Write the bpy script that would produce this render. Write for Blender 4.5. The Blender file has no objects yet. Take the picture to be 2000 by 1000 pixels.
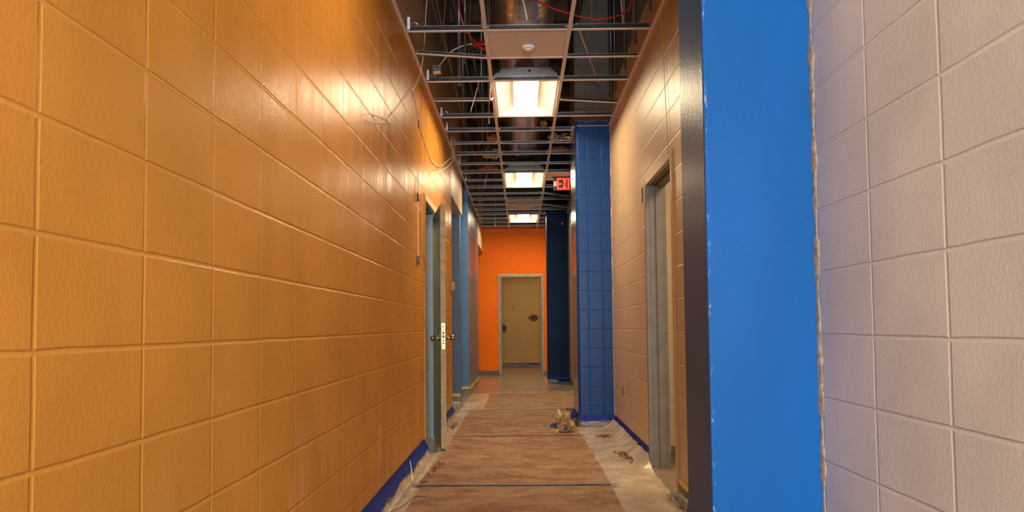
import bpy, bmesh, math, random
from mathutils import Vector, Matrix, noise
random.seed(7)
C = bpy.context.scene.collection
S = bpy.context.scene

# ------------------------------------------------------------------ camera
EYE = Vector((0, 0, 1.07))
def make_camera():
    cd = bpy.data.cameras.new('camera'); co = bpy.data.objects.new('camera', cd); C.objects.link(co)
    cd.sensor_fit = 'HORIZONTAL'; cd.sensor_width = 36.0
    cd.lens = 36.0 * 1621.8 / 2000
    cd.shift_y = 52.5 / 2000
    cd.clip_start = 0.05; cd.clip_end = 200
    pitch, yaw, roll = .0524, -.0105, -.0099
    cy, sy = math.cos(yaw), math.sin(yaw); cp, sp = math.cos(pitch), math.sin(pitch); cr, sr = math.cos(roll), math.sin(roll)
    def w(u, v):      # u right, v down in the picture plane; direction in the world
        uu = cr*u + sr*v; vv = -sr*u + cr*v
        X = uu; Y = cp + sp*vv; Z = sp - cp*vv
        return Vector((cy*X + sy*Y, -sy*X + cy*Y, Z))
    fwd = w(0, 0); right = w(1, 0) - fwd; up = fwd - w(0, 1)
    m = Matrix((right, up, -fwd)).transposed().to_4x4(); m.translation = EYE
    co.matrix_world = m
    S.camera = co
make_camera()

# ------------------------------------------------------------------ world, exposure, cool fill added behind the camera
S.view_settings.view_transform = 'Standard'; S.view_settings.look = 'None'
S.view_settings.gamma = 1; S.view_settings.use_curve_mapping = False
S.view_settings.exposure = 0.0
wd = bpy.data.worlds.new('world'); S.world = wd; wd.use_nodes = True
wd.node_tree.nodes['Background'].inputs[0].default_value = (.9, .75, .6, 1)
wd.node_tree.nodes['Background'].inputs[1].default_value = .02
LAMP_COL = (1.0, .79, .50)
LAMP = 78.0
def area(name, loc, rot, sx, sy, power, col):
    l = bpy.data.lights.new(name, 'AREA'); l.shape = 'RECTANGLE'; l.size = sx; l.size_y = sy; l.energy = power; l.color = col
    o = bpy.data.objects.new(name, l); C.objects.link(o); o.location = loc; o.rotation_euler = rot
    return o
area('added_cool_fill', (0, -3.9, 1.75), (math.radians(90), 0, 0), 1.3, 1.5, 600, (.80, .90, 1.0))  # unseen source added to throw cool light on the near walls
area('side_room_lamp', (1.9, 5.0, 2.9), (0, 0, 0), .6, 1.2, 45, (1, .78, .5))
area('far_room_lamp', (0.3, 20.3, 2.9), (0, 0, 0), 1.0, .6, 30, (1, .72, .42))
area('left_room_lamp', (-2.0, 8.0, 2.9), (0, 0, 0), .6, 1.2, 30, (1, .88, .65))
area('alcove_lamp', (-2.0, 10.6, 3.0), (0, 0, 0), .6, .6, 20, (1, .9, .8))

# ------------------------------------------------------------------ node materials
class NT:
    def __init__(s, name):
        s.m = bpy.data.materials.new(name); s.m.use_nodes = True; s.t = s.m.node_tree; s.n = s.t.nodes
        s.b = s.n['Principled BSDF']; s.out = s.n['Material Output']
    def l(s, a, b): s.t.links.new(a, b)
    def val(s, sock, v):
        if hasattr(v, 'is_output') or isinstance(v, bpy.types.NodeSocket): s.l(v, sock)
        else: sock.default_value = v
    def math(s, op, a, b=None, c=None, clamp=False):
        n = s.n.new('ShaderNodeMath'); n.operation = op; n.use_clamp = clamp
        s.val(n.inputs[0], a)
        if b is not None: s.val(n.inputs[1], b)
        if c is not None: s.val(n.inputs[2], c)
        return n.outputs[0]
    def step(s, v, a, b):      # smooth 0..1
        n = s.n.new('ShaderNodeMapRange'); n.interpolation_type = 'SMOOTHSTEP'
        s.val(n.inputs['Value'], v); n.inputs['From Min'].default_value = a; n.inputs['From Max'].default_value = b
        return n.outputs[0]
    def pos(s):
        g = s.n.new('ShaderNodeNewGeometry'); p = s.n.new('ShaderNodeSeparateXYZ'); s.l(g.outputs['Position'], p.inputs[0])
        s.P = g.outputs['Position']; return p.outputs
    def noise(s, scale, detail=2, vec=None, mul=None, rough=.5):
        n = s.n.new('ShaderNodeTexNoise'); n.inputs['Scale'].default_value = scale; n.inputs['Detail'].default_value = detail
        n.inputs['Roughness'].default_value = rough
        if mul:
            mp = s.n.new('ShaderNodeMapping'); mp.inputs['Scale'].default_value = mul; s.l(vec, mp.inputs[0]); s.l(mp.outputs[0], n.inputs['Vector'])
        elif vec is not None: s.l(vec, n.inputs['Vector'])
        return n.outputs['Fac']
    def mix(s, f, a, b):
        n = s.n.new('ShaderNodeMix'); n.data_type = 'RGBA'
        s.val(n.inputs[0], f)
        for k, v in ((6, a), (7, b)):
            if isinstance(v, (tuple, list)): n.inputs[k].default_value = (*v[:3], 1)
            else: s.l(v, n.inputs[k])
        return n.outputs[2]
    def bump(s, h, strength, dist, normal=None):
        n = s.n.new('ShaderNodeBump'); n.inputs['Strength'].default_value = strength; n.inputs['Distance'].default_value = dist
        s.l(h, n.inputs['Height'])
        if normal is not None: s.l(normal, n.inputs['Normal'])
        return n.outputs[0]

def plain(name, col, rough=.5, metal=0, var=0, vscale=8, bump=0, bscale=60, coat=0, alpha=1, spec=.5):
    t = NT(name); b = t.b
    b.inputs['Base Color'].default_value = (*col, 1); b.inputs['Roughness'].default_value = rough; b.inputs['Metallic'].default_value = metal
    b.inputs['Coat Weight'].default_value = coat; b.inputs['Alpha'].default_value = alpha; b.inputs['Specular IOR Level'].default_value = spec
    t.pos()
    if var:
        f = t.noise(vscale, 4, t.P)
        f = t.step(f, .3, .7)
        t.l(t.mix(f, tuple(c*(1-var) for c in col), tuple(min(1, c*(1+var)) for c in col)), b.inputs['Base Color'])
    if bump:
        t.l(t.bump(t.noise(bscale, 3, t.P), bump, .004), b.inputs['Normal'])
    return t.m

def block(name, col, axis='Y', h0=.18, v0=.018, rough=.32, joint=1.0, raw_hi=None, raw_col=(.13, .11, .09), base_lo=.10, base_col=(.20, .16, .12),
          scuff=0, module=.4064, line=(1.18, 1.25, 1.4), stipple=.5, vj=.75, jw=.0075, coat=0, patch=.05, spec=.45, rvar=0):
    """painted concrete block: bonded joints every 40.64 x 20.32 cm, roller stipple"""
    t = NT(name); b = t.b; p = t.pos()
    h = p[1] if axis == 'Y' else p[0]
    def jm(c, o, mod, w):
        wob = t.math('MULTIPLY', t.math('SUBTRACT', t.noise(5, 2, t.P), .5), .006)
        f = t.math('FRACT', t.math('DIVIDE', t.math('SUBTRACT', t.math('ADD', c, wob), o - 1000*mod), mod))
        d = t.math('MULTIPLY', t.math('MINIMUM', f, t.math('SUBTRACT', 1.0, f)), mod)
        return t.math('SUBTRACT', 1.0, t.step(d, w*.25, w))
    mv = jm(p[2], v0, .2032, jw)
    mh = jm(h, h0, module, jw*1.15)
    m = t.math('MAXIMUM', mv, t.math('MULTIPLY', mh, vj))
    n1 = t.noise(110, 3, t.P); n2 = t.noise(45, 3, t.P); n3 = t.noise(2.2, 4, t.P)
    c = t.mix(t.step(n3, .3, .7), tuple(x*(1-patch) for x in col), tuple(min(1, x*(1+patch)) for x in col))
    c = t.mix(t.math('MULTIPLY', m, .45*joint), c, tuple(min(1, x*k) for x, k in zip(col, line)))
    if scuff:
        s1 = t.noise(1, 5, t.P, mul=(7, 7, .9), rough=.7)
        s = t.math('MULTIPLY', t.step(s1, .52, .70), t.math('SUBTRACT', 1.0, t.step(p[2], .30, .85)))
        c = t.mix(t.math('MULTIPLY', s, scuff), c, (.72, .48, .30))
    rg = t.math('MULTIPLY', t.math('SUBTRACT', t.noise(14, 4, t.P), .5), .10)
    z = t.math('ADD', p[2], rg)
    rv = rough
    if rvar: rv = t.math('ADD', t.math('MULTIPLY', t.step(t.noise(1, 4, t.P, mul=(5, 5, .8), rough=.7), .35, .65), rvar), rough-rvar*.4)
    if raw_hi:
        k = t.step(z, raw_hi, raw_hi + .01); c = t.mix(k, c, raw_col)
        rv = t.math('ADD', t.math('MULTIPLY', k, .5), rv, clamp=True)
    if base_lo:
        k = t.math('SUBTRACT', 1.0, t.step(p[2], base_lo - .004, base_lo))
        bc = t.mix(t.noise(40, 4, t.P), tuple(x*.6 for x in base_col), tuple(x*1.4 for x in base_col))
        c = t.mix(k, c, bc)
    t.l(c, b.inputs['Base Color'])
    t.val(b.inputs['Roughness'], rv); b.inputs['Specular IOR Level'].default_value = spec
    b.inputs['Coat Weight'].default_value = coat; b.inputs['Coat Roughness'].default_value = .2
    hh = t.math('SUBTRACT', t.math('ADD', t.math('MULTIPLY', n1, .34*stipple), t.math('MULTIPLY', n2, .18*stipple)), t.math('MULTIPLY', m, joint))
    t.l(t.bump(hh, .55, .005), b.inputs['Normal'])
    return t.m

ORANGE_BROWN = (.60, .25, .042)
TAN = (.50, .36, .225)
BLUE = (.006, .125, .42)
M = {}
M['left'] = block('orange_brown_block_paint', ORANGE_BROWN, 'Y', .18, .018, rough=.28, raw_hi=3.30, raw_col=(.38, .27, .17), scuff=.5, stipple=.8, patch=.07, spec=.03, vj=.6, rvar=.10)
M['right'] = block('tan_block_paint', TAN, 'Y', .281, .016, rough=.38, raw_hi=3.50, raw_col=(.12, .12, .12), stipple=.7, patch=.06)
M['rightnear'] = block('grey_beige_block_wall', (.56, .565, .55), 'Y', .281, .016, rough=.45, raw_hi=3.50, stipple=.8, patch=.08, spec=.3, line=(1.1,1.1,1.1))  # base colour set greyer than the tan wall beyond the column
M['right_x'] = block('tan_block_paint_cross', TAN, 'X', .1, .016, rough=.45, raw_hi=3.5)
M['bluex'] = block('blue_column_block_paint', (.003, .034, .15), 'X', .721, .016, rough=.36, spec=.2, joint=1.6, module=.152, raw_hi=3.26, raw_col=(.16, .14, .12), line=(2.2, 1.6, 1.3), vj=.8, stipple=.8)
M['bluey'] = block('blue_column_flank_paint', (.006, .05, .13), 'Y', 9.03, .016, rough=.2, raw_hi=3.26, raw_col=(.16, .14, .12), line=(1.5, 1.5, 1.3), coat=.3, stipple=.4)
M['navy'] = plain('navy_column_paint', (.003, .018, .06), .5, var=.15, vscale=2, bump=.3, spec=.1)
M['farblue'] = block('grey_blue_block_paint', (.10, .17, .27), 'Y', .18, .018, rough=.25, raw_hi=3.3, stipple=.6)
M['farbluex'] = block('grey_blue_block_paint_cross', (.075, .125, .20), 'X', .05, .018, rough=.5, raw_hi=3.3)
M['farbluex2'] = block('mid_blue_block_paint_cross', (.06, .16, .32), 'X', .05, .018, rough=.4, raw_hi=3.3)
M['orange'] = block('bright_orange_block_paint', (.92, .175, .006), 'X', -.1, .018, spec=.12, rough=.6, raw_hi=3.3, joint=.5, line=(1.05, 1.2, 1.3), patch=.03)
M['olive'] = block('olive_block_paint', (.46, .295, .06), 'X', -.02, .018, rough=.5, joint=.7, raw_hi=None, patch=.05)
M['cream'] = block('cream_block_paint', (.62, .50, .33), 'X', .1, .018, rough=.5)
M['header'] = plain('cream_header_paint', (.60, .42, .25), .35, var=.06, vscale=3, bump=.25)
M['dark'] = plain('dark_plenum_deck', (.15, .12, .09), .8, var=.3, vscale=3)
M['joist'] = plain('brown_joist', (.14, .08, .04), .8, var=.2)

def bluefront():
    t = NT('bright_blue_gloss_paint'); p = t.pos(); b = t.b
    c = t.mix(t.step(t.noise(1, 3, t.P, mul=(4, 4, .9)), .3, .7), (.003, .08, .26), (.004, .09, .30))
    sc = t.step(t.noise(1, 6, t.P, mul=(30, 30, 6), rough=.8), .70, .76)
    c = t.mix(t.math('MULTIPLY', sc, .35), c, (.12, .25, .48))
    ew = t.math('SUBTRACT', 1.0, t.step(p[0], .614, .632))
    chip = t.math('MULTIPLY', ew, t.step(t.noise(1, 6, t.P, mul=(60, 60, 26), rough=.75), .55, .62))
    c = t.mix(t.math('MULTIPLY', chip, .6), c, (.55, .58, .55))
    t.l(c, b.inputs['Base Color']); b.inputs['Roughness'].default_value = .5; b.inputs['Specular IOR Level'].default_value = .12
    t.l(t.bump(t.math('ADD', t.noise(260, 3, t.P), t.noise(90, 2, t.P)), .2, .002), b.inputs['Normal'])
    return t.m
M['bluefront'] = bluefront()
def blueflank():
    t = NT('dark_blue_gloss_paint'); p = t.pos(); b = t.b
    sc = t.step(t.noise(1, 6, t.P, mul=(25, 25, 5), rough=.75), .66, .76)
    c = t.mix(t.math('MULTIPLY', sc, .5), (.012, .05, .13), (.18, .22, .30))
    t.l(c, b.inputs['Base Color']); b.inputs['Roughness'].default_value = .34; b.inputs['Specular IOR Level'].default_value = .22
    t.l(t.bump(t.math('ADD', t.noise(90, 3, t.P), t.noise(22, 2, t.P)), .3, .003), b.inputs['Normal'])
    return t.m
M['blueflank'] = blueflank()

def floor_mat():
    t = NT('worn_tan_floor'); p = t.pos(); b = t.b
    n = t.noise(3, 5, t.P, rough=.6); n2 = t.noise(25, 4, t.P)
    c = t.mix(t.step(n, .3, .7), (.20, .145, .095), (.30, .215, .145))
    c = t.mix(t.math('MULTIPLY', t.step(n2, .5, .8), .35), c, (.36, .27, .19))
    t.l(c, b.inputs['Base Color'])
    t.l(t.math('ADD', t.math('MULTIPLY', n2, .2), .15), b.inputs['Roughness'])
    t.l(t.bump(n2, .12, .002), b.inputs['Normal'])
    return t.m
M['floor'] = floor_mat()
def paper_mat():
    t = NT('brown_rosin_paper'); p = t.pos(); b = t.b
    n = t.noise(1, 5, t.P, mul=(3.2, 4, 1), rough=.65); n2 = t.noise(1, 6, t.P, mul=(13, 8, 1), rough=.72); n3 = t.noise(30, 4, t.P)
    c = t.mix(t.step(n, .35, .68), (.205, .095, .04), (.32, .19, .105))
    c = t.mix(t.math('MULTIPLY', t.step(n2, .50, .68), .42), c, (.46, .32, .23))
    c = t.mix(t.math('MULTIPLY', t.step(n3, .62, .72), .5), c, (.10, .035, .015))
    t.l(c, b.inputs['Base Color']); b.inputs['Roughness'].default_value = .8; b.inputs['Specular IOR Level'].default_value = .25
    t.l(t.bump(t.math('ADD', n, n2), .35, .006), b.inputs['Normal'])
    return t.m
M['paper'] = paper_mat()
def plastic_mat():
    t = NT('hazy_plastic_sheeting'); p = t.pos(); b = t.b
    n = t.noise(1, 4, t.P, mul=(5, 3, 5), rough=.6); n2 = t.noise(1, 4, t.P, mul=(14, 7, 14), rough=.55)
    c = t.mix(t.step(n, .3, .7), (.64, .50, .36), (.78, .62, .45))
    c = t.mix(t.math('MULTIPLY', t.step(n2, .62, .74), .3), c, (.30, .15, .07))
    t.l(c, b.inputs['Base Color']); b.inputs['Roughness'].default_value = .22
    t.l(t.math('ADD', t.math('MULTIPLY', t.step(n, .3, .75), .2), .62), b.inputs['Alpha'])
    n4 = t.noise(1, 4, t.P, mul=(60, 28, 60), rough=.6)
    t.l(t.bump(t.math('ADD', t.math('ADD', n2, n), t.math('MULTIPLY', n4, .35)), .6, .008), b.inputs['Normal'])
    return t.m
M['plastic'] = plastic_mat()
M['bluetape'] = plain('blue_painters_tape', (.012, .028, .22), .6, var=.25, vscale=20, bump=.4, bscale=25, spec=.15)
M['bluetape2'] = plain('thin_blue_tape', (.055, .075, .15), .6, var=.3, vscale=15)
M['yellowtape'] = plain('yellow_masking_tape', (.62, .42, .12), .6, var=.15, vscale=25)
M['flange'] = plain('white_painted_steel', (.70, .62, .55), .45)
def galv():
    t = NT('galvanised_steel'); t.pos(); b = t.b
    t.l(t.mix(t.noise(12, 4, t.P), (.30, .28, .26), (.56, .52, .48)), b.inputs['Base Color'])
    b.inputs['Metallic'].default_value = 1; b.inputs['Roughness'].default_value = .28
    t.l(t.bump(t.noise(30, 2, t.P), .15, .002), b.inputs['Normal'])
    return t.m
M['galv'] = galv()
def duct_mat():
    t = NT('spiral_duct_metal'); p = t.pos(); b = t.b
    t.l(t.mix(t.noise(1, 4, t.P, mul=(20, 2, 20)), (.40, .38, .36), (.75, .70, .64)), b.inputs['Base Color'])
    b.inputs['Metallic'].default_value = 1; b.inputs['Roughness'].default_value = .25
    t.l(t.bump(t.noise(1, 3, t.P, mul=(6, 14, 6)), .4, .01), b.inputs['Normal'])
    return t.m
M['duct'] = duct_mat()
M['webdark'] = plain('dull_galvanised_web', (.055, .042, .033), .3, metal=.6, var=.2, vscale=12)
M['tile'] = plain('white_ceiling_tile', (.62, .55, .50), .9, var=.03, vscale=40, bump=.3, bscale=120)
M['white'] = plain('white_reflector_enamel', (.72, .66, .58), .4)
M['whiteplastic'] = plain('white_plastic', (.70, .66, .62), .4)
M['wood'] = plain('olive_stained_door_face', (.22, .195, .10), .45, var=.2, vscale=6)
M['edge'] = plain('tan_door_edge', (.33, .24, .105), .6, var=.2, vscale=18)
M['brass'] = plain('worn_brass_plate', (.62, .50, .25), .35, metal=.7, var=.2, vscale=60)
M['knob'] = plain('satin_nickel_knob', (.36, .30, .25), .22, metal=1)
M['black'] = plain('black_plastic', (.012, .010, .010), .4)
M['hole'] = plain('dark_opening', (.01, .007, .005), .9)
M['jambblue'] = plain('pale_grey_blue_enamel', (.34, .38, .40), .4, var=.06, vscale=10)
M['framegrey'] = plain('grey_door_frame_enamel', (.21, .195, .17), .4, var=.1, vscale=9, bump=.2, bscale=30)
M['framecream'] = plain('cream_primed_frame', (.60, .47, .30), .5, var=.1)
M['frameorange'] = plain('orange_brown_frame_paint', (.50, .20, .04), .55, spec=.15)
M['frametan'] = plain('tan_frame_paint', (.48, .33, .21), .4)
M['framedark'] = plain('olive_grey_soffit_enamel', (.13, .12, .075), .5)
M['red'] = plain('red_cable_jacket', (.42, .018, .012), .35)
M['cable'] = plain('pale_grey_cable_jacket', (.66, .58, .50), .35)
M['cablewhite'] = plain('white_cable_jacket', (.85, .78, .68), .4)
M['wire'] = plain('thin_steel_wire', (.14, .11, .08), .6, metal=.3)
M['string'] = plain('yellow_string', (.55, .52, .05), .7)
M['kraft'] = plain('tan_masking_paper', (.34, .19, .065), .6, var=.5, vscale=26, bump=.4, bscale=30)
M['creampaper'] = plain('cream_masking_paper', (.50, .39, .26), .65, var=.12, vscale=14, bump=.4, bscale=30)
M['foil'] = plain('crinkled_foil', (.55, .52, .48), .12, metal=1, bump=1, bscale=40)
M['insul'] = plain('orange_insulation_scrap', (.42, .16, .03), .8, var=.3, vscale=30)
M['dirt'] = plain('brown_dirt', (.13, .045, .015), .8, var=.3, vscale=60)
M['stain'] = plain('dark_scuff_stain', (.055, .035, .012), .8)
M['concrete'] = plain('grey_plenum_block', (.13, .115, .10), .8, var=.1, vscale=3)
M['caulk'] = plain('rough_grey_caulk', (.33, .26, .19), .7, var=.35, vscale=40, bump=.8, bscale=60)
M['pipe'] = plain('dark_steel_conduit', (.12, .12, .125), .35, metal=.7)
M['tape_clear'] = plain('crumpled_clear_film', (.34, .32, .30), .12, alpha=.5, bump=1, bscale=50)

def emis(name, col, s):
    t = NT(name); b = t.b
    b.inputs['Base Color'].default_value = (*col, 1)
    b.inputs['Emission Color'].default_value = (*col, 1); b.inputs['Emission Strength'].default_value = s
    return t.m
M['lens'] = emis('lit_lamp_lens', LAMP_COL, LAMP)
M['lensdim'] = emis('softly_lit_lamp_lens', LAMP_COL, LAMP*.45)
M['lenscool'] = emis('added_cool_lamp_lens', (.95, .88, .80), LAMP*.3)
M['exitred'] = emis('lit_red_exit_letters', (1.0, .055, .02), 1.6)
M['exitpink'] = emis('lit_arrow_panel', (1.0, .45, .33), .55)

# ------------------------------------------------------------------ mesh builder
class MB:
    def __init__(s): s.v = []; s.f = []; s.smooth = []
    def add(s, vs, fs, smooth=False):
        o = len(s.v); s.v += [tuple(v) for v in vs]
        for f in fs: s.f.append([i + o for i in f]); s.smooth.append(smooth)
        return s
    def box(s, x0, x1, y0, y1, z0, z1):
        vs = [(x, y, z) for z in (z0, z1) for y in (y0, y1) for x in (x0, x1)]
        return s.add(vs, [(0, 2, 3, 1), (4, 5, 7, 6), (0, 1, 5, 4), (2, 6, 7, 3), (0, 4, 6, 2), (1, 3, 7, 5)])
    def bar(s, a, b, w, h, up=(0, 0, 1)):
        a = Vector(a); b = Vector(b); d = (b - a).normalized(); u = Vector(up); r = d.cross(u).normalized(); u = r.cross(d).normalized()
        vs = [p + r*sx*w/2 + u*sz*h/2 for p in (a, b) for sz in (-1, 1) for sx in (-1, 1)]
        return s.add(vs, [(0, 1, 3, 2), (4, 6, 7, 5), (0, 4, 5, 1), (2, 3, 7, 6), (0, 2, 6, 4), (1, 5, 7, 3)])
    def prism(s, pts, axis, a, b):
        """pts 2D polygon extruded along axis from a to b"""
        def P(p, q):
            if axis == 'x': return (q, p[0], p[1])
            if axis == 'y': return (p[0], q, p[1])
            return (p[0], p[1], q)
        n = len(pts); vs = [P(p, a) for p in pts] + [P(p, b) for p in pts]
        fs = [tuple(range(n)), tuple(range(2*n-1, n-1, -1))] + [(i, i+n, (i+1) % n+n, (i+1) % n) for i in range(n)]
        return s.add(vs, fs)
    def tube(s, pts, r, n=8, smooth=4, cap=True):
        pts = [Vector(p) for p in pts]
        if smooth and len(pts) > 2:
            q = []
            for i in range(len(pts)-1):
                p0 = pts[max(i-1, 0)]; p1 = pts[i]; p2 = pts[i+1]; p3 = pts[min(i+2, len(pts)-1)]
                for k in range(smooth):
                    t = k/smooth
                    q.append(.5*((2*p1)+(-p0+p2)*t+(2*p0-5*p1+4*p2-p3)*t*t+(-p0+3*p1-3*p2+p3)*t**3))
            q.append(pts[-1]); pts = q
        m = len(pts); vs = []; ref = None
        for i, p in enumerate(pts):
            d = (pts[min(i+1, m-1)] - pts[max(i-1, 0)]).normalized()
            if ref is None:
                ref = Vector((0, 0, 1)) if abs(d.z) < .9 else Vector((1, 0, 0))
            a = (ref - d*ref.dot(d)).normalized(); ref = a; b2 = d.cross(a)
            rr = r(i/(m-1)) if callable(r) else r
            for k in range(n):
                th = 2*math.pi*k/n; vs.append(p + a*math.cos(th)*rr + b2*math.sin(th)*rr)
        fs = [(i*n+k, i*n+(k+1) % n, (i+1)*n+(k+1) % n, (i+1)*n+k) for i in range(m-1) for k in range(n)]
        if cap: fs += [tuple(range(n-1, -1, -1)), tuple(range((m-1)*n, m*n))]
        return s.add(vs, fs, True)
    def lathe(s, prof, c, axis='z', n=24, cap=True):
        """prof list of (r, h) from c"""
        c = Vector(c); vs = []
        for r, h in prof:
            for k in range(n):
                th = 2*math.pi*k/n; u, v = r*math.cos(th), r*math.sin(th)
                o = {'z': (u, v, h), 'x': (h, u, v), 'y': (u, h, v)}[axis]; vs.append(c + Vector(o))
        m = len(prof)
        fs = [(i*n+k, i*n+(k+1) % n, (i+1)*n+(k+1) % n, (i+1)*n+k) for i in range(m-1) for k in range(n)]
        if cap: fs += [tuple(range(n-1, -1, -1)), tuple(range((m-1)*n, m*n))]
        return s.add(vs, fs, True)
    def grid(s, fn, nu, nv, thick=0, smooth=True):
        vs = [fn(i/nu, j/nv) for j in range(nv+1) for i in range(nu+1)]
        fs = [(j*(nu+1)+i, j*(nu+1)+i+1, (j+1)*(nu+1)+i+1, (j+1)*(nu+1)+i) for j in range(nv) for i in range(nu)]
        return s.add(vs, fs, smooth)
    def build(s, name, mat, parent=None, bevel=0, seg=2, recalc=True, label=None):
        xs = [v[0] for v in s.v]; ys = [v[1] for v in s.v]; zs = [v[2] for v in s.v]
        c = Vector(((min(xs)+max(xs))/2, (min(ys)+max(ys))/2, min(zs)))
        me = bpy.data.meshes.new(name); me.from_pydata([tuple(Vector(v)-c) for v in s.v], [], s.f); me.update()
        for p, sm in zip(me.polygons, s.smooth): p.use_smooth = sm
        if recalc:
            bm = bmesh.new(); bm.from_mesh(me); bmesh.ops.recalc_face_normals(bm, faces=bm.faces); bm.to_mesh(me); bm.free()
        o = bpy.data.objects.new(name, me); C.objects.link(o)
        mats = mat if isinstance(mat, (list, tuple)) else [mat]
        for q in mats: me.materials.append(q)
        if parent is not None:
            o.parent = parent; o.location = c - world_loc(parent)
        else: o.location = c
        if bevel:
            b = o.modifiers.new('bevel', 'BEVEL'); b.width = bevel; b.segments = seg; b.limit_method = 'ANGLE'
        if label: o['label'] = label
        return o
def world_loc(o):
    l = Vector(o.location)
    while o.parent: o = o.parent; l += Vector(o.location)
    return l
def tag(o, label, cat, group=None, kind=None):
    o['label'] = label; o['category'] = cat
    if group: o['group'] = group
    if kind: o['kind'] = kind
    return o
def thing(name, loc, label, cat, group=None, rz=0):
    o = bpy.data.objects.new(name, None); C.objects.link(o); o.location = loc; o.empty_display_size = .1
    return tag(o, label, cat, group)
def struct(mb, name, mat, label, cat, **k):
    o = mb.build(name, mat, **k); return tag(o, label, cat, kind='structure')
def face_mats(o, fn):
    """assign material index per face from its centre and normal"""
    for p in o.data.polygons: p.material_index = fn(p.center + o.location, p.normal)

H = 3.22            # grid height
TOP = 5.3           # deck height
XL = -.825; XR = .975; XR2 = .90

# ------------------------------------------------------------------ setting
struct(MB().box(-4.2, 4.2, -4.2, 24, -.12, 0), 'floor', M['floor'], 'worn tan floor running the length of the corridor', 'floor')
struct(MB().box(-4.2, 4.2, -4.2, 24, TOP, TOP+.12), 'ceiling', M['dark'], 'dark roof deck above the open ceiling grid', 'ceiling')

# left wall: before the door, over the door, after the door
w = MB().box(XL-.2, XL, -4, 7.09, 0, TOP).box(XL-.2, XL, 7.09, 8.12, 2.18, TOP).box(XL-.2, XL, 8.12, 9.93, 0, TOP)
w = struct(w, 'wall_left', M['left'], 'glossy orange-brown painted block wall filling the left of the photo', 'wall')
struct(MB().box(XL-.2, XL, 9.93, 11.75, 2.66, TOP), 'wall_left_header', M['header'], 'cream header beam over the first opening on the left', 'wall')
struct(MB().box(-3.2, -.862, 11.75, 11.93, 0, TOP), 'wall_alcove', M['farbluex'], 'dusky blue block wall facing the camera inside the left opening', 'wall')
o = MB().box(XL-.2, XL, 13.1, 16.1, 0, TOP)
o = struct(o, 'wall_left_far', [M['farblue'], M['farbluex2']], 'grey-blue glossy block wall along the left, past the openings', 'wall')
face_mats(o, lambda c, n: 1 if n.y < -.5 else 0)
struct(MB().box(XL-.2, XL, 16.1, 18.4, 2.70, TOP), 'wall_left_far_header', M['header'], 'cream header beam over the farthest left opening', 'wall')
struct(MB().box(-3.4, -3.2, 6.5, 18.4, 0, TOP), 'wall_alcove_end', M['farblue'], 'blue block wall closing the side passage', 'wall')
struct(MB().box(-3.2, XL-.2, 9.3, 9.45, 0, TOP), 'wall_alcove_near', M['farbluex'], 'blue block wall on the near side of the side passage', 'wall')
struct(MB().box(-3.2, XL-.2, 6.3, 6.45, 0, TOP), 'wall_side_room', M['farbluex'], 'wall of the room behind the ajar door', 'wall')

# right wall
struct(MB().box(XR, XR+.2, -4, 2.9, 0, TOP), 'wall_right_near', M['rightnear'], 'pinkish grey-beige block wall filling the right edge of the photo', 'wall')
w = MB().box(XR, XR+.15, 2.9, 5.28, 0, TOP).box(XR, XR+.15, 5.28, 6.36, 2.16, TOP).box(XR, XR+.15, 6.36, 8.9, 0, TOP)
struct(w, 'wall_right', M['right'], 'tan painted block wall along the right of the corridor', 'wall')
w = MB().box(XR2, XR+.2, 9.63, 18.4, 0, TOP)
struct(w, 'wall_right_far', M['right'], 'tan block wall beyond the tall blue block column', 'wall')

# far wall with doorway
w = MB().box(-3.4, -.47, 18.4, 18.6, 0, TOP).box(.48, 3, 18.4, 18.6, 0, TOP).box(-.47, .48, 18.4, 18.6, 2.2, TOP)
struct(w, 'wall_far', M['orange'], 'bright orange end wall with the doorway', 'wall')
struct(MB().box(-3, 3, 22, 22.2, 0, TOP), 'wall_beyond', M['olive'], 'olive-tan block wall seen through the end doorway', 'wall')
struct(MB().box(-2.2, -2, 18.6, 22, 0, TOP), 'wall_beyond_left', M['olive'], 'olive side wall beyond the end doorway', 'wall')
struct(MB().box(2, 2.2, 18.6, 22, 0, TOP), 'wall_beyond_right', M['olive'], 'olive side wall on the right beyond the end doorway', 'wall')
struct(MB().box(-2, 2, 18.6, 22, 3.1, 3.2), 'ceiling_beyond', M['tile'], 'ceiling of the space beyond the end doorway', 'ceiling')

# room behind right doorway
struct(MB().box(XR+.15, 3.4, 6.75, 6.95, 0, TOP), 'wall_right_room', M['cream'], 'cream block wall seen through the right doorway', 'wall')
struct(MB().box(3.4, 3.6, 2.5, 6.95, 0, TOP), 'wall_right_room_side', M['cream'], 'side wall of the room through the right doorway', 'wall')
struct(MB().box(XR+.15, 3.4, 2.4, 2.6, 0, TOP), 'wall_right_room_near', M['cream'], 'near wall of the room through the right doorway', 'wall')
struct(MB().box(XR+.15, 3.4, 2.6, 6.75, 3.0, 3.1), 'ceiling_right_room', M['tile'], 'ceiling of the room through the right doorway', 'ceiling')

# back wall behind the camera, with a window added for the cool fill
w = MB().box(XL-.2, -.65, -4.2, -4, 0, TOP).box(.65, XR+.2, -4.2, -4, 0, TOP).box(-.65, .65, -4.2, -4, 0, 1).box(-.65, .65, -4.2, -4, 2.5, TOP)
struct(w, 'wall_back', M['right_x'], 'tan block wall behind the camera', 'wall')
f = MB().box(-.65, -.6, -4.15, -4.02, 1, 2.5).box(.6, .65, -4.15, -4.02, 1, 2.5).box(-.6, .6, -4.15, -4.02, 1, 1.05).box(-.6, .6, -4.15, -4.02, 2.45, 2.5)
struct(f, 'added_window', M['whiteplastic'], 'white framed window added unseen behind the camera', 'window')

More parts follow.
